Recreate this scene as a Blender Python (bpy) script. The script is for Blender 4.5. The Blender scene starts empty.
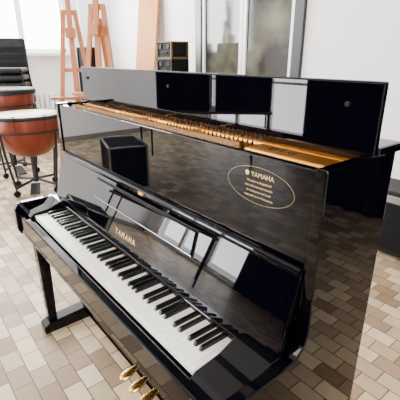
import bpy, math, bmesh, random
import numpy as np
from mathutils import Matrix, Vector
random.seed(4)
# ------------------------------------------------ camera calibration (real piano dimensions)
def proj(p, P):
    cx,cy,cz,yaw,pitch,roll,f = p[:7]
    Fh=np.array([-math.cos(yaw),math.sin(yaw),0]); R=np.array([math.sin(yaw),math.cos(yaw),0])
    F=Fh*math.cos(pitch)+np.array([0,0,-math.sin(pitch)])
    U=np.cross(R,F)
    R2=R*math.cos(roll)+U*math.sin(roll); U2=-R*math.sin(roll)+U*math.cos(roll)
    d=np.array(P)-np.array([cx,cy,cz]); w=d@F
    return 200+f*(d@R2)/w, 200-f*(d@U2)/w
zk=.735
def res(p):
    yf,yh,yb,H,hl,lean,yt,zt,s1,s2=p[7:17]
    pts=[((27,214),(-.611,0,zk),1),((203,377),(.611,0,zk),1),((243,346),(.611,.15,zk),1),((52,207),(-.611,.15,zk),.3),
    ((60,104),(-.765,yf,H),1),((325,168),(.765,yf,H),1),((398,150),(.765,yb,H),1),((90,100),(-.765,yh,H),1),((372,158),(.765,yh,H),1),
    ((88,64),(-.765,yh+lean,H+hl),1),((390,82),(.765,yh+lean,H+hl),1),((50,322),(-.73,-.02,0),.5),
    ((298,400),(.765,yf,s1),1),((348,400),(.765,yb,s2),1),((62,157),(-.73,yt,zt),.7),((285,270),(.73,yt,zt),.7),((124,234),(0,.16+(yt-.16)*.35,zk+(zt-zk)*.35),.5)]
    r=[]
    for (u,v),P,w in pts:
        a,b=proj(p,P); r+= [w*(a-u)/3,w*(b-v)/3]
    r+=[(p[6]-400)/25,(p[5])/.02,(H-1.21)/.01,lean/.04,(yt-.17)/.03]
    return np.array(r)
p=np.array([1.13,-.5,1.43,math.radians(41),math.radians(21),0,400,.16,.3,.45,1.21,.15,0,.17,.97,.3,.2],float)
lam=1e-2
for it in range(120):
    r=res(p);J=np.zeros((len(r),len(p)))
    for i in range(len(p)):
        q=p.copy();h=1e-5*max(1,abs(p[i]));q[i]+=h;J[:,i]=(res(q)-r)/h
    A=J.T@J
    st=-np.linalg.solve(A+lam*np.diag(np.diag(A)+1e-9),J.T@r)
    if (res(p+st)**2).sum()<(r**2).sum(): p=p+st;lam*=.5
    else: lam*=3
p=[float(v) for v in p]
cx,cy,cz,yaw,pitch,roll,f=p[:7]
yf,yh,yb,H,hl,lean,yt,zt=p[7:15]
cam=bpy.data.objects.new("camera",bpy.data.cameras.new("camera"));bpy.context.collection.objects.link(cam)
Fh=Vector((-math.cos(yaw),math.sin(yaw),0));R=Vector((math.sin(yaw),math.cos(yaw),0))
F=Fh*math.cos(pitch)+Vector((0,0,-math.sin(pitch)));U=R.cross(F)
R2=R*math.cos(roll)+U*math.sin(roll);U2=-R*math.sin(roll)+U*math.cos(roll)
M=Matrix((R2,U2,-F)).transposed().to_4x4();M.translation=Vector((cx,cy,cz));cam.matrix_world=M
cam.data.lens=f/400*36;cam.data.clip_start=.01
bpy.context.scene.camera=cam

# ------------------------------------------------ materials
def s2l(c): return tuple(((v/255)/12.92 if v/255<.04045 else ((v/255+.055)/1.055)**2.4) for v in c)+(1,)
def mat(n,col,rough=.5,metal=0,coat=0,noise=0,nscale=20,bump=0,emis=None,es=0,rvar=0,spec=.5):
    m=bpy.data.materials.new(n);m.use_nodes=True;nt=m.node_tree;b=nt.nodes["Principled BSDF"]
    c=s2l(col);b.inputs["Base Color"].default_value=c;b.inputs["Roughness"].default_value=rough;b.inputs["Metallic"].default_value=metal
    b.inputs["Coat Weight"].default_value=coat;b.inputs["Coat Roughness"].default_value=.03;b.inputs["Specular IOR Level"].default_value=spec
    if noise or bump or rvar:
        tc=nt.nodes.new("ShaderNodeTexCoord");nz=nt.nodes.new("ShaderNodeTexNoise");nz.inputs["Scale"].default_value=nscale;nz.inputs["Detail"].default_value=5
        nt.links.new(tc.outputs["Object"],nz.inputs["Vector"])
    if noise:
        mx=nt.nodes.new("ShaderNodeMix");mx.data_type='RGBA'
        mx.inputs[6].default_value=tuple(v*(1-noise) for v in c[:3])+(1,);mx.inputs[7].default_value=tuple(min(1,v*(1+noise)) for v in c[:3])+(1,)
        nt.links.new(nz.outputs["Fac"],mx.inputs[0]);nt.links.new(mx.outputs[2],b.inputs["Base Color"])
    if bump:
        bp=nt.nodes.new("ShaderNodeBump");bp.inputs["Strength"].default_value=bump;bp.inputs["Distance"].default_value=.01
        nt.links.new(nz.outputs["Fac"],bp.inputs["Height"]);nt.links.new(bp.outputs["Normal"],b.inputs["Normal"])
    if rvar:
        mr=nt.nodes.new("ShaderNodeMapRange");mr.inputs["To Min"].default_value=rough;mr.inputs["To Max"].default_value=rough+rvar
        nt.links.new(nz.outputs["Fac"],mr.inputs["Value"]);nt.links.new(mr.outputs["Result"],b.inputs["Roughness"])
    if emis: b.inputs["Emission Color"].default_value=s2l(emis);b.inputs["Emission Strength"].default_value=es
    return m
BLK=mat("piano_black_lacquer",(2,2,6),.012,rvar=.012,nscale=6,spec=.22)
BLKM=mat("black_matte",(8,8,10),.6,spec=.2)
GOLD=mat("gold_plate",(228,156,62),.34,1,noise=.15)
BRASS=mat("brass",(226,176,96),.2,1)
GTXT=mat("gold_lettering",(196,168,118),.4,.6)
IV=mat("ivory_keys",(244,241,234),.18)
EB=mat("ebony_keys",(6,6,7),.25,spec=.35)
FELT=mat("red_felt",(90,16,20),.9)
FELTW=mat("hammer_felt",(150,112,74),.9)
WOODL=mat("maple",(120,76,42),.5,noise=.2)
STEEL=mat("steel",(170,172,176),.25,1)
DARKM=mat("dark_iron",(28,28,31),.5,.5)
WALL=mat("plaster_white",(234,232,232),.8,noise=.03,nscale=3,bump=.05)
CEIL=mat("ceiling_paint",(235,235,235),.9,noise=.02)
WHITE=mat("white_paint",(240,241,243),.4,noise=.02)
BLKF=mat("dark_frame_paint",(16,16,18),.35,noise=.1)
COPPER=mat("copper_bowl",(108,44,24),.35,.35,noise=.35,nscale=9)
HEADM=mat("drum_head",(214,198,172),.5,noise=.05)
EASEL=mat("easel_wood",(160,94,46),.5,noise=.25,nscale=14)
FAB=mat("black_vinyl",(8,8,10),.55,noise=.2,spec=.25)
CASE=mat("case_black",(9,9,12),.7,noise=.3,nscale=60,spec=.15)
YEL=mat("case_edge_yellow",(84,70,32),.6,noise=.1,spec=.2)
CURT=mat("added_dark_cloth",(22,24,34),.9,noise=.3,nscale=3,spec=.1)
PLY=mat("plywood",(176,118,66),.6,noise=.1,nscale=5,spec=.2)
def floor_mat():
    m=bpy.data.materials.new("floor_tiles");m.use_nodes=True;nt=m.node_tree;b=nt.nodes["Principled BSDF"]
    tc=nt.nodes.new("ShaderNodeTexCoord");mp=nt.nodes.new("ShaderNodeMapping")
    br=nt.nodes.new("ShaderNodeTexBrick");br.inputs["Scale"].default_value=1
    br.inputs["Brick Width"].default_value=.135;br.inputs["Row Height"].default_value=.09;br.inputs["Mortar Size"].default_value=.003
    br.inputs["Color1"].default_value=s2l((226,204,168));br.inputs["Color2"].default_value=s2l((136,110,82));br.inputs["Mortar"].default_value=s2l((96,80,64))
    br.inputs["Mortar Smooth"].default_value=.2
    nt.links.new(tc.outputs["Object"],mp.inputs[0]);nt.links.new(mp.outputs[0],br.inputs["Vector"])
    nz=nt.nodes.new("ShaderNodeTexNoise");nz.inputs["Scale"].default_value=22;nz.inputs["Detail"].default_value=6
    nt.links.new(mp.outputs[0],nz.inputs["Vector"])
    mx=nt.nodes.new("ShaderNodeMix");mx.data_type='RGBA';mx.blend_type='MULTIPLY';mx.inputs[0].default_value=.3
    nt.links.new(br.outputs["Color"],mx.inputs[6]);nt.links.new(nz.outputs["Fac"],mx.inputs[7]);nt.links.new(mx.outputs[2],b.inputs["Base Color"])
    b.inputs["Roughness"].default_value=.45;b.inputs["Specular IOR Level"].default_value=.3
    bp=nt.nodes.new("ShaderNodeBump");bp.inputs["Strength"].default_value=.3;bp.inputs["Distance"].default_value=.003;bp.invert=True
    nt.links.new(br.outputs["Fac"],bp.inputs["Height"]);nt.links.new(bp.outputs["Normal"],b.inputs["Normal"])
    return m
FLOOR=floor_mat()
# ------------------------------------------------ mesh helpers
def emp(n,loc=(0,0,0),rz=0):
    e=bpy.data.objects.new(n,None);bpy.context.collection.objects.link(e);e.location=loc;e.rotation_euler=(0,0,rz);return e
def fin(n,bm,m,par=None,bev=0,smooth=False,mw=None,seg=2):
    bmesh.ops.recalc_face_normals(bm,faces=bm.faces)
    me=bpy.data.meshes.new(n);bm.to_mesh(me);bm.free();o=bpy.data.objects.new(n,me);bpy.context.collection.objects.link(o)
    me.materials.append(m)
    if smooth:
        for q in me.polygons:q.use_smooth=True
    if par: o.parent=par
    if mw is not None:o.matrix_local=mw
    if bev:
        b=o.modifiers.new("bev","BEVEL");b.width=bev;b.segments=seg;b.limit_method='ANGLE'
    return o
def abox(bm,x0,x1,y0,y1,z0,z1):
    v=[bm.verts.new(c) for c in [(x0,y0,z0),(x1,y0,z0),(x1,y1,z0),(x0,y1,z0),(x0,y0,z1),(x1,y0,z1),(x1,y1,z1),(x0,y1,z1)]]
    for q in [(0,3,2,1),(4,5,6,7),(0,1,5,4),(1,2,6,5),(2,3,7,6),(3,0,4,7)]: bm.faces.new([v[i] for i in q])
    return v
def box(n,x0,x1,y0,y1,z0,z1,m,par=None,bev=.003,mw=None):
    bm=bmesh.new();abox(bm,x0,x1,y0,y1,z0,z1);return fin(n,bm,m,par,bev,mw=mw)
def acyl(bm,a,b,r0,r1=None,n=12):
    r1=r0 if r1 is None else r1;a=Vector(a);b=Vector(b);d=(b-a).normalized()
    t=Vector((0,0,1)) if abs(d.z)<.9 else Vector((1,0,0));u=d.cross(t).normalized();w=d.cross(u)
    A=[];B=[]
    for i in range(n):
        an=2*math.pi*i/n;q=u*math.cos(an)+w*math.sin(an);A.append(bm.verts.new(a+q*r0));B.append(bm.verts.new(b+q*r1))
    for i in range(n): bm.faces.new([A[i],A[(i+1)%n],B[(i+1)%n],B[i]])
    bm.faces.new(A[::-1]);bm.faces.new(B)
def cyl(n,a,b,r0,m,par=None,r1=None,seg=16,mw=None):
    bm=bmesh.new();acyl(bm,a,b,r0,r1,seg);o=fin(n,bm,m,par,mw=mw);return o
def abar(bm,a,b,w,t):
    a=Vector(a);b=Vector(b);d=(b-a).normalized();s=Vector((0,0,1)) if abs(d.z)<.9 else Vector((0,1,0))
    u=d.cross(s).normalized();v=d.cross(u)
    A=[bm.verts.new(a+u*i*w/2+v*j*t/2) for i,j in((-1,-1),(1,-1),(1,1),(-1,1))];B=[bm.verts.new(b+u*i*w/2+v*j*t/2) for i,j in((-1,-1),(1,-1),(1,1),(-1,1))]
    for i in range(4): bm.faces.new([A[i],A[(i+1)%4],B[(i+1)%4],B[i]])
    bm.faces.new(A[::-1]);bm.faces.new(B)
def prism(n,prof,x0,x1,m,par=None,bev=.003,mw=None):
    bm=bmesh.new();A=[bm.verts.new((x0,y,z)) for y,z in prof];B=[bm.verts.new((x1,y,z)) for y,z in prof];k=len(prof)
    for i in range(k): bm.faces.new([A[i],A[(i+1)%k],B[(i+1)%k],B[i]])
    bm.faces.new(A[::-1]);bm.faces.new(B);return fin(n,bm,m,par,bev,mw=mw,seg=3)
def lathe(n,prof,m,par=None,seg=48,mw=None):
    bm=bmesh.new();rings=[]
    for r,z in prof:
        rings.append([bm.verts.new((r*math.cos(2*math.pi*i/seg),r*math.sin(2*math.pi*i/seg),z)) for i in range(seg)])
    for a,b in zip(rings,rings[1:]):
        for i in range(seg): bm.faces.new([a[i],a[(i+1)%seg],b[(i+1)%seg],b[i]])
    return fin(n,bm,m,par,smooth=True,mw=mw)
def text(n,s,size,m,par,mw,ext=.0004,sp=1.0):
    c=bpy.data.curves.new(n,"FONT");c.body=s;c.size=size;c.extrude=ext;c.align_x='CENTER';c.align_y='CENTER';c.space_character=sp
    o=bpy.data.objects.new(n,c);bpy.context.collection.objects.link(o);c.materials.append(m);o.parent=par;o.matrix_local=mw;return o
# ------------------------------------------------ ROOM
X0,X1,Y0,Y1,ZC=-5.6,3.2,-4.2,3.0,3.1
box("floor",X0-.1,X1+.1,Y0-.1,Y1+.1,-.1,0,FLOOR,bev=0)
box("ceiling",X0-.1,X1+.1,Y0-.1,Y1+.1,ZC,ZC+.1,CEIL,bev=0)
def wall(n,axis,pos,a0,a1,ops,m=WALL,th=.12,sgn=1):
    bm=bmesh.new();ops=sorted(ops);cur=a0
    def B(s0,s1,z0,z1):
        if s1-s0<1e-4 or z1-z0<1e-4:return
        q=sorted((pos,pos+sgn*th))
        if axis=='x':abox(bm,q[0],q[1],s0,s1,z0,z1)
        else:abox(bm,s0,s1,q[0],q[1],z0,z1)
    for s0,s1,z0,z1 in ops:
        B(cur,s0,0,ZC);B(s0,s1,0,z0);B(s0,s1,z1,ZC);cur=s1
    B(cur,a1,0,ZC);return fin(n,bm,m)
wall("wall_left",'x',X0,Y0,Y1,[(-.6,2.15,1.5,2.8)],sgn=-1)
wall("wall_back",'y',Y1,X0,X1,[(-3.15,-1.42,0.02,2.45)])
wall("wall_front",'y',Y0,X0,X1,[(-5.2,-2.7,.05,2.75)],sgn=-1)
wall("wall_right",'x',X1,Y0,Y1,[(-3.4,-1.0,1.0,2.8)],sgn=1)
def window(n,axis,pos,s0,s1,z0,z1,nm,bars=(),m=WHITE,w=.05):
    e=emp(n);bm=bmesh.new()
    def B(a0,a1,c0,c1,d=.03):
        if axis=='x':abox(bm,pos-d,pos+d,a0,a1,c0,c1)
        else:abox(bm,a0,a1,pos-d,pos+d,c0,c1)
    B(s0,s1,z0,z0+w);B(s0,s1,z1-w,z1);B(s0,s0+w,z0,z1);B(s1-w,s1,z0,z1)
    for i in range(1,nm):
        c=s0+(s1-s0)*i/nm;B(c-w*.9,c+w*.9,z0,z1)
    for b in bars:B(s0,s1,b-.02,b+.02)
    fin("frame",bm,m,e,.004);return e
window("window_1",'x',X0-.06,-.6,2.15,1.5,2.8,4)
window("window_2",'y',Y0-.06,-5.2,-2.7,.05,2.75,3,(1.0,))
window("window_3",'x',X1+.06,-3.4,-1.0,1.0,2.8,3)
bm=bmesh.new();abox(bm,X0,X0+.16,-.7,2.25,1.44,1.49);fin("trim_1",bm,WHITE,bev=.005)
for nm,a in (("baseboard_back",(X0,-3.3,Y1-.015,Y1,0,.09)),("baseboard_back_right",(-1.3,X1,Y1-.015,Y1,0,.09)),("baseboard_left",(X0,X0+.015,Y0,Y1-.02,0,.09))):
    box(nm,*a,mat(nm+"_paint",(120,112,104),.5))
def curtain(n,x0,x1,y,z0,z1,m):
    bm=bmesh.new();k=int((x1-x0)/.03);A=[];B=[]
    for i in range(k+1):
        x=x0+(x1-x0)*i/k;yy=y+.035*math.sin(i*.9)+.01*math.sin(i*.37)
        A.append(bm.verts.new((x,yy,z0)));B.append(bm.verts.new((x,yy,z1)))
    for i in range(k):bm.faces.new([A[i],A[i+1],B[i+1],B[i]])
    o=fin(n,bm,m,smooth=True);s=o.modifiers.new("s","SOLIDIFY");s.thickness=.004
curtain("added_dark_curtain",.75,3.1,2.9,.02,2.9,CURT)  # unseen cloth, added so the piano's side panel reflects something dark
curtain("added_dark_curtain",-2.65,3.1,-4.08,.02,2.9,CURT)  # unseen cloth, added to darken the front wall mirrored in the lacquer
# glazed double door (back wall)
GL=bpy.data.materials.new("door_glass_curtained");GL.use_nodes=True;nt=GL.node_tree;b=nt.nodes["Principled BSDF"]
tc=nt.nodes.new("ShaderNodeTexCoord");nz=nt.nodes.new("ShaderNodeTexNoise");nz.inputs["Scale"].default_value=1.6;nz.inputs["Detail"].default_value=3
cr=nt.nodes.new("ShaderNodeValToRGB");e0,e1=cr.color_ramp.elements;e0.color=s2l((40,38,34));e0.position=.4;e1.color=s2l((104,104,88));e1.position=.62
nt.links.new(tc.outputs["Object"],nz.inputs["Vector"]);nt.links.new(nz.outputs["Fac"],cr.inputs[0]);nt.links.new(cr.outputs[0],b.inputs["Base Color"]);b.inputs["Roughness"].default_value=.08;b.inputs["Specular IOR Level"].default_value=.35
door=emp("door_1")
bm=bmesh.new();abox(bm,-3.15,-3.03,2.96,3.06,.02,2.45);abox(bm,-1.54,-1.42,2.96,3.06,.02,2.45);abox(bm,-3.15,-1.42,2.96,3.06,2.37,2.45);fin("outer_frame",bm,BLKF,door,.004)
bm=bmesh.new()
for a,c in ((-3.03,-2.29),(-2.28,-1.54)):
    abox(bm,a,a+.05,2.98,3.04,.03,2.36);abox(bm,c-.05,c,2.98,3.04,.03,2.36);abox(bm,a,c,2.98,3.04,.03,.15);abox(bm,a,c,2.98,3.04,2.3,2.36)
fin("leaf_frames",bm,WHITE,door,.004)
box("glass_pane",-3.03,-1.54,3.005,3.015,.1,2.33,GL,door,0)
cyl("door_handle",(-2.25,2.95,1.05),(-2.14,2.95,1.05),.011,STEEL,door)
rad=emp("radiator")
for i in range(22):
    y=.2+i*.08;box("fin_%d"%(i+1),X0+.03,X0+.12,y,y+.065,.18,.85,WHITE,rad,.01)
cyl("pipe",(X0+.06,1.9,.22),(X0+.06,2.4,.22),.012,WHITE,rad);cyl("riser",(X0+.06,2.4,0),(X0+.06,2.4,ZC),.014,WHITE,rad)
for i in(0,1):box("foot_%d"%(i+1),X0+.05,X0+.1,.3+i*1.4,.34+i*1.4,0,.2,WHITE,rad)

# ------------------------------------------------ PIANO
P=emp("upright_piano")
S=.735
arm=zk+.035
for nm,x0,x1 in(("side_panel_left",-.765,-S),("side_panel_right",S,.765)):
    prof=[(yb,0),(yb,H),(yf,H),(yf,arm+.06),(yf-.012,arm+.028),(yf-.04,arm+.006),(yf-.075,arm),(-.02,arm),(-.045,arm-.008),(-.058,arm-.03),(-.058,.63),(-.045,.605),(yf,.6),(yf,0)]
    prism(nm,prof,x0,x1,BLK,P,.004)
UP=yf+.006
box("upper_front_panel",-S+.001,S-.001,UP,UP+.022,.86,H-.006,BLK,P,.003)
box("lid_back_half",-.775,.775,yh+.002,yb+.012,H,H+.022,BLK,P,.006)
box("lid_front_half_raised",-.775,.775,yh-.022,yh,H+.003,H+hl,BLK,P,.005)
cyl("lid_hinge",(-.76,yh-.002,H+.004),(.76,yh-.002,H+.004),.005,BRASS,P)
bm=bmesh.new()
for x in(-.7,0.0,.7):acyl(bm,(x,yh-.022,H+hl-.05),(x,yh-.028,H+hl-.05),.006)
fin("lid_buffers",bm,BLKM,P)
box("back_panel",-S,S,yb-.03,yb-.004,.05,H-.002,WOODL,P)
box("bottom_board",-S,S,yf,yb-.03,.03,.06,BLKM,P)
# cast iron plate + pins + action
py=yh-.04
box("iron_plate_top",-S+.01,S-.01,py,yh-.002,H-.2,H-.008,GOLD,P,.01)
box("pin_block",-S+.01,S-.01,py-.045,py-.001,H-.2,H-.04,BLKM,P,.004)
bm=bmesh.new()
for i in range(64):
    x=-.69+i*.0187
    if abs(x)<.03 or abs(x+.35)<.02 or x>.46:continue
    acyl(bm,(x,py-.014,H-.05),(x,py-.018,H-.006),.0034,n=6)
    acyl(bm,(x+.007,py+.010,H-.01),(x+.007,py+.008,H+.004),.0032,n=6)
fin("tuning_pins",bm,STEEL,P)
bm=bmesh.new()
for i in range(58):
    x=-.66+i*.0192
    abox(bm,x-.0035,x+.0035,UP+.05,UP+.058,H-.2,H-.03)
fin("hammer_shanks",bm,WOODL,P)
bm=bmesh.new()
for i in range(58):
    x=-.66+i*.0192
    abox(bm,x-.006,x+.006,UP+.036,UP+.072,H-.03,H-.004)
fin("hammer_felts",bm,FELTW,P,.004)
box("hammer_rail",-.72,.72,UP+.024,UP+.032,H-.085,H-.016,BLKM,P)
bm=bmesh.new()
for x in(-.5,-.12,.2):
    abar(bm,(x,py-.004,H-.014),(x+.02,UP+.04,H-.008),.02,.01)
fin("plate_brackets",bm,GOLD,P,.003)
box("plate_side_flange",.47,S-.005,UP+.055,py+.002,H-.07,H-.010,GOLD,P,.006)
text("plate_lettering","U 1 G",.034,BLKM,P,Matrix.Translation((.57,(UP+.055+py)/2,H-.0095)),.0003)
# key bed, slip, blocks
kb=.14
box("key_bed",-S,S,-.03,yf+.05,.60,.655,BLK,P)
box("key_slip",-S,S,-.045,-.012,.615,zk-.014,BLK,P,.006)
for nm,x0,x1 in(("key_block_left",-S,-.614),("key_block_right",.614,S)):
    prof=[(.16,.66),(.16,zk+.04),(.125,zk+.04),(.07,zk+.018),(-.005,zk+.008),(-.02,zk-.004),(-.02,.66)]
    prism(nm,prof,x0,x1,BLK,P,.004)
kw=1.222/52
bm=bmesh.new()
for i in range(52):
    x=-.611+i*kw
    abox(bm,x+.0008,x+kw-.0008,0,.155,zk-.022,zk)
fin("white_keys",bm,IV,P,.0012)
bm=bmesh.new()
for i in range(51):
    if i%7 in(0,2,3,5,6):
        x=-.611+(i+1)*kw+{0:0,2:-.002,3:.002,5:-.002,6:.0}[i%7]
        v=[]
        for (w,y,z) in((.0068,.05,zk-.004),(.0048,.056,zk+.012)):
            v+= [bm.verts.new(c) for c in((x-w,y,z),(x+w,y,z),(x+w,.155,z),(x-w,.155,z))]
        for q in [(0,3,2,1),(4,5,6,7),(0,1,5,4),(1,2,6,5),(2,3,7,6),(3,0,4,7)]: bm.faces.new([v[k] for k in q])
fin("black_keys",bm,EB,P,.0015)
box("key_felt_strip",-.611,.611,kb+.002,kb+.005,zk-.004,zk+.006,FELT,P,0)
# fallboard (open, leaning back)
b0=Vector((0,kb,zk+.012));b1=Vector((0,min(yf-.004,.212),zt-.008));D=(b1-b0);L=D.length;D.normalize();N=Vector((0,-D.z,D.y))
FM=Matrix((Vector((1,0,0)),D,N)).transposed().to_4x4();FM.translation=b0
box("fallboard",-S+.002,S-.002,0,L,-.02,0,BLK,P,.004,mw=FM)
cyl("fallboard_lip",(-S+.004,L-.004,-.004),(S-.004,L-.004,-.004),.013,BLK,P,mw=FM,seg=24)
cyl("fallboard_lower_roll",(-.61,.004,-.002),(.61,.004,-.002),.006,BLK,P,mw=FM)
sl0,sl1=L-.11,L-.035
box("music_shelf_recess",-.315,.375,sl0-.005,sl1+.006,-.001,.0015,BLKM,P,.0005,mw=FM)
box("music_shelf",-.31,.37,sl0,sl1,.0015,.008,BLK,P,.003,mw=FM)
cyl("music_shelf_hinge",(-.31,sl0-.002,.004),(.37,sl0-.002,.004),.002,STEEL,P,mw=FM)
box("fallboard_lock",.03,.065,L-.012,L+.0,.006,.012,BRASS,P,.002,mw=FM)
text("fallboard_lettering","YAMAHA",.03,GTXT,P,FM@Matrix.Translation((-.015,.06,.001)),sp=1.35)
box("fallboard_ledge",-S,S,b1.y-.01,UP+.02,.86,.872,BLK,P)
# oval sticker
TM=Matrix((Vector((1,0,0)),Vector((0,0,1)),Vector((0,-1,0)))).transposed().to_4x4();TM.translation=Vector((.581,UP-.0008,1.147))
bm=bmesh.new();n=64;a=[];c=[]
for i in range(n):
    an=2*math.pi*i/n;a.append(bm.verts.new((.107*math.cos(an),.046*math.sin(an),0)));c.append(bm.verts.new((.1065*math.cos(an),.0455*math.sin(an),0)))
for i in range(n):bm.faces.new([a[i],a[(i+1)%n],c[(i+1)%n],c[i]])
fin("oval_decal_ring",bm,GTXT,P,mw=TM)
text("decal_title","\u25CF YAMAHA",.017,GTXT,P,TM@Matrix.Translation((0,.026,0)),.0001,1.05)
for k,s in enumerate(["This piano is designed and","built with seasoned materials","for lasting tone and touch","made with care in Hamamatsu"]):
    text("decal_line_%d"%(k+1),s,.0075,GTXT,P,TM@Matrix.Translation((0,.009-k*.0125,0)),.0001)
# lower part
box("lower_front_panel",-S,S,yf+.03,yf+.05,.13,.6,BLK,P)
box("bottom_rail",-S,S,yf+.0,yf+.06,.03,.125,BLK,P,.006)
ly=.028
for nm,sx in(("left",-1),("right",1)):
    x=sx*.725
    bm=bmesh.new();v=[]
    for w,z in((.022,.06),(.03,.56)):
        v+=[bm.verts.new(c) for c in((x-w,ly-w,z),(x+w,ly-w,z),(x+w,ly+w,z),(x-w,ly+w,z))]
    for q in [(0,3,2,1),(4,5,6,7),(0,1,5,4),(1,2,6,5),(2,3,7,6),(3,0,4,7)]: bm.faces.new([v[k] for k in q])
    fin("leg_"+nm,bm,BLK,P,.004)
    box("leg_capital_"+nm,x-.038,x+.038,ly-.04,ly+.04,.56,.61,BLK,P,.005)
    prism("toe_block_"+nm,[(yf+.06,.005),(yf+.06,.085),(yf-.02,.08),(ly-.025,.068),(ly-.055,.05),(ly-.055,.005)],x-.038,x+.038,BLK,P,.005)
    cyl("caster_"+nm,(x-.015,yb-.06,.02),(x+.015,yb-.06,.02),.02,BRASS,P)
for i,x in enumerate((-.085,0,.085)):
    bm=bmesh.new();q0=yf+.05
    pts=[(q0+.0,.1,.012),(q0-.05,.104,.012),(q0-.08,.098,.018),(q0-.11,.09,.026),(q0-.135,.084,.024),(q0-.15,.08,.012)]
    rings=[]
    for y,z,w in pts:
        rings.append([bm.verts.new(q) for q in((x-w,y,z-.006),(x+w,y,z-.006),(x+w*.8,y,z+.006),(x-w*.8,y,z+.006))])
    for A_,B_ in zip(rings,rings[1:]):
        for k in range(4):bm.faces.new([A_[k],A_[(k+1)%4],B_[(k+1)%4],B_[k]])
    bm.faces.new(rings[0]);bm.faces.new(rings[-1][::-1])
    o=fin("pedal_%d"%(i+1),bm,BRASS,P,.004,smooth=True)

# ------------------------------------------------ timpani
def timpani(loc,r,hz,rz=0,d=.4,cover=False):
    e=emp("timpani",loc,rz)
    prof=[(.03,hz-.06-d)]+[(r*.985*math.sin(t*math.pi/2/12)**.8,hz-.06-d*math.cos(t*math.pi/2/12)) for t in range(1,13)]+[(r*.985,hz-.01)]
    lathe("copper_bowl",prof,COPPER,e)
    lathe("drum_head",[(.001,hz),(r*.98,hz),(r*1.0,hz-.01)],HEADM,e)
    if cover:lathe("padded_cover",[(.001,hz+.03),(r*1.03,hz+.028),(r*1.06,hz+.01),(r*1.06,hz-.03)],FAB,e)
    lathe("hoop",[(r*.99,hz+.006),(r*1.04,hz+.006),(r*1.04,hz-.03),(r*1.0,hz-.03),(r*.99,hz+.006)],DARKM,e)
    bm=bmesh.new()
    for i in range(8):
        a=2*math.pi*i/8+.2;c,s=math.cos(a),math.sin(a)
        acyl(bm,(c*r*1.05,s*r*1.05,hz+.015),(c*r*1.02,s*r*1.02,hz-.16),.004,n=8)
        acyl(bm,(c*r*1.05-s*.025,s*r*1.05+c*.025,hz+.018),(c*r*1.05+s*.025,s*r*1.05-c*.025,hz+.018),.004,n=8)
    fin("tension_rods",bm,DARKM,e)
    lathe("support_ring",[(r*.98,hz-.15),(r*1.01,hz-.15),(r*1.01,hz-.165),(r*.98,hz-.165),(r*.98,hz-.15)],DARKM,e)
    bm=bmesh.new()
    for i in range(4):
        a=2*math.pi*i/4+.5;c,s=math.cos(a),math.sin(a)
        acyl(bm,(c*r*1.01,s*r*1.01,hz-.16),(c*r*.95,s*r*.95,hz-.4),.013,n=10)
        acyl(bm,(c*r*.95,s*r*.95,hz-.4),(c*r*.78,s*r*.78,.1),.013,n=10)
        acyl(bm,(c*r*.78,s*r*.78,.1),(c*.04,s*.04,.13),.014,n=10)
        acyl(bm,(c*r*.78,s*r*.78,.11),(c*r*.78,s*r*.78,.05),.01,n=8)
    acyl(bm,(0,0,.1),(0,0,hz-d),.03)
    fin("stand_legs",bm,DARKM,e)
    bm=bmesh.new()
    for i in range(4):
        a=2*math.pi*i/4+.5;c,s=math.cos(a)*r*.78,math.sin(a)*r*.78
        acyl(bm,(c-.012,s,.035),(c+.012,s,.035),.035,n=16)
    fin("casters",bm,BLKM,e)
    prism("pedal",[(-.1,.11),(-.3,.05),(-.3,.035),(-.1,.09)],-.05,.05,DARKM,e,mw=Matrix.Rotation(1.2,4,'Z'))
timpani((-3.25,.72,0),.37,.86)
timpani((-4.14,.72,0),.36,1.04,.4,cover=True)
def chairs(loc,rz,n):
    e=emp("stacked_chairs",loc,rz)
    for k in range(n):
        z=k*.1;tag=k+1
        box("seat_%d"%tag,-.24,.24,-.23,.2,.42+z,.49+z,FAB,e,.025)
        box("backrest_%d"%tag,-.23,.23,.215,.25,.66+z,.88+z,FAB,e,.016)
        bm=bmesh.new()
        for sx in(-1,1):
            acyl(bm,(sx*.25,-.24,.0+z),(sx*.235,-.21,.44+z),.012,n=8)
            acyl(bm,(sx*.25,.28,.0+z),(sx*.235,.2,.44+z),.012,n=8)
            acyl(bm,(sx*.235,.2,.44+z),(sx*.225,.235,.86+z),.012,n=8)
        fin("frame_%d"%tag,bm,BLKM,e)
chairs((-4.98,1.02,0),math.radians(62),9)
def easel(loc,rz,h=2.1,tray=.9):
    e=emp("easel",loc,rz);bm=bmesh.new()
    for sx in(-1,1):abar(bm,(sx*.3,-.12,0),(sx*.07,.06,h*.86),.055,.028)
    abar(bm,(0,.45,0),(0,.09,h*.8),.05,.025)
    abar(bm,(-.25,-.075,.35),(.25,-.075,.35),.022,.05);abar(bm,(-.15,0,h*.55),(.15,0,h*.55),.022,.05)
    abar(bm,(-.1,.045,h*.85),(.1,.045,h*.85),.022,.06)
    abar(bm,(0,-.1,.4),(0,.06,h),.065,.03)
    abox(bm,-.33,.33,-.13,-.05,tray,tray+.035);abox(bm,-.06,.06,-.09,.02,h*.72,h*.77)
    fin("wooden_frame",bm,EASEL,e,.003)
easel((-4.02,1.62,0),math.radians(65),2.3);easel((-3.25,1.62,0),math.radians(38),2.3,1.0)
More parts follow.
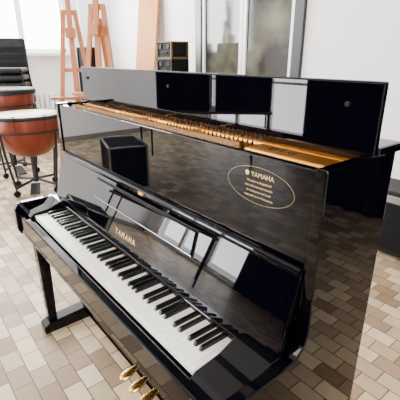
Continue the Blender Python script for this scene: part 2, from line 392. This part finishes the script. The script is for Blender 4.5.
# tall plywood board leaning on the back wall
bm=bmesh.new();abox(bm,-.27,.27,-.012,.012,0,2.6)
pb=fin("plywood_board",bm,PLY,bev=.002);pb.location=(-4.18,2.64,0.003);pb.rotation_euler=(-math.radians(7),0,0)
def fcase(loc,sx,sy,sz,rz=0,edge=STEEL,n="flight_case"):
    e=emp(n,loc,rz);box("body",-sx/2,sx/2,-sy/2,sy/2,0.01,sz,CASE,e,.006)
    bm=bmesh.new();t=.012
    for a in(-1,1):
        for b_ in(-1,1):
            abox(bm,a*sx/2-t,a*sx/2+t,b_*sy/2-t,b_*sy/2+t,.0,sz+.004)
            abox(bm,-sx/2,sx/2,b_*sy/2-t,b_*sy/2+t,(sz-t if a>0 else 0),(sz+.004 if a>0 else 2*t))
            abox(bm,a*sx/2-t,a*sx/2+t,-sy/2,sy/2,(sz-t if b_>0 else 0),(sz+.004 if b_>0 else 2*t))
    fin("edge_trim",bm,edge,e,.002)
    bm=bmesh.new()
    for a in(-1,1):
        abox(bm,a*sx*.28-.03,a*sx*.28+.03,-sy/2-.01,-sy/2,sz*.6,sz*.6+.05)
    abox(bm,-.06,.06,-sy/2-.015,-sy/2,sz*.35,sz*.42)
    fin("latches_handle",bm,BLKM,e,.002)
for z0,z1,ed in((0,.8,BLKM),(.804,1.2,BLKM),(1.204,1.4,BLKM),(1.404,1.6,YEL)):
    fcase((-3.02,2.5,z0),.3,.24,z1-z0,edge=ed)
fcase((-4.35,1.98,0),.24,.2,1.55,.2,edge=BLKM)
fcase((-2.85,-1.2,0),.62,.42,.5,.3);fcase((-.3,-3.3,0),1.0,.6,.9,.1);fcase((.9,-3.2,0),.8,.6,1.2,0)
# unseen table and cases added to darken the lid's reflection
tb=emp("added_reflection_table",(-3.05,-2.5,0),math.radians(-45))
box("table_top",-.8,.8,-.35,.35,.7,.73,WOODL,tb)
bm=bmesh.new()
for a in(-1,1):
    for b_ in(-1,1):acyl(bm,(a*.75,b_*.3,0),(a*.75,b_*.3,.7),.014)
fin("table_legs",bm,DARKM,tb)
def ontab(x):return (-3.05+x*math.cos(-math.pi/4),-2.5+x*math.sin(-math.pi/4),.732)
fcase(ontab(-.42),.7,.5,.72,-math.pi/4,BLKM);fcase(ontab(.4),.72,.5,.6,-math.pi/4,BLKM)
def amp(loc,sx,sy,sz,rz):
    e=emp("guitar_amplifier",loc,rz);box("cabinet",-sx/2,sx/2,-sy/2,sy/2,.03,sz,FAB,e,.012)
    box("grille",-sx/2+.03,sx/2-.03,-sy/2-.006,-sy/2,.07,sz-.1,CASE,e,.002);box("control_panel",-sx/2+.03,sx/2-.03,-sy/2-.006,-sy/2,sz-.085,sz-.03,STEEL,e,.002)
    bm=bmesh.new()
    for a in(-1,1):
        for b_ in(-1,1):acyl(bm,(a*(sx/2-.04),b_*(sy/2-.04),0),(a*(sx/2-.04),b_*(sy/2-.04),.03),.02)
    fin("rubber_feet",bm,BLKM,e);box("handle",-.1,.1,-.015,.015,sz,sz+.02,BLKM,e,.006)
amp((.15,2.45,0),.66,.34,.52,0)
LD=mat("fill_lamp_diffuser",(255,255,255),.5,emis=(255,244,226),es=16)
def fill_lamp(loc):  # unseen ceiling fixtures added as fill light for the room
    e=emp("added_fill_lamp",loc);box("housing",-.65,.65,-.1,.1,-.06,0,WHITE,e)
    box("diffuser",-.62,.62,-.08,.08,-.075,-.06,LD,e,.004)
fill_lamp((-3.2,1.2,ZC));fill_lamp((-.4,-1.2,ZC));fill_lamp((-.4,1.6,ZC))
# ------------------------------------------------ light
def area(n,loc,rot,sx,sy,en,col=(1,1,1)):
    l=bpy.data.lights.new(n,"AREA");l.shape='RECTANGLE';l.size=sx;l.size_y=sy;l.energy=en;l.color=col
    o=bpy.data.objects.new(n,l);bpy.context.collection.objects.link(o);o.location=loc;o.rotation_euler=rot
sky=(1,.985,.96)
h=math.pi/2
area("daylight_window_1",(X0-.25,.78,2.15),(0,-h,0),1.3,2.7,520,sky)
area("daylight_window_2",(-3.95,Y0-.25,1.45),(h,0,0),2.5,2.6,620,(.93,.96,1))
area("daylight_window_3",(X1+.25,-2.2,1.9),(0,h,0),1.8,2.4,280,sky)
w=bpy.data.worlds.new("w");bpy.context.scene.world=w;w.use_nodes=True;w.node_tree.nodes["Background"].inputs[0].default_value=(.96,.98,1,1);w.node_tree.nodes["Background"].inputs[1].default_value=14
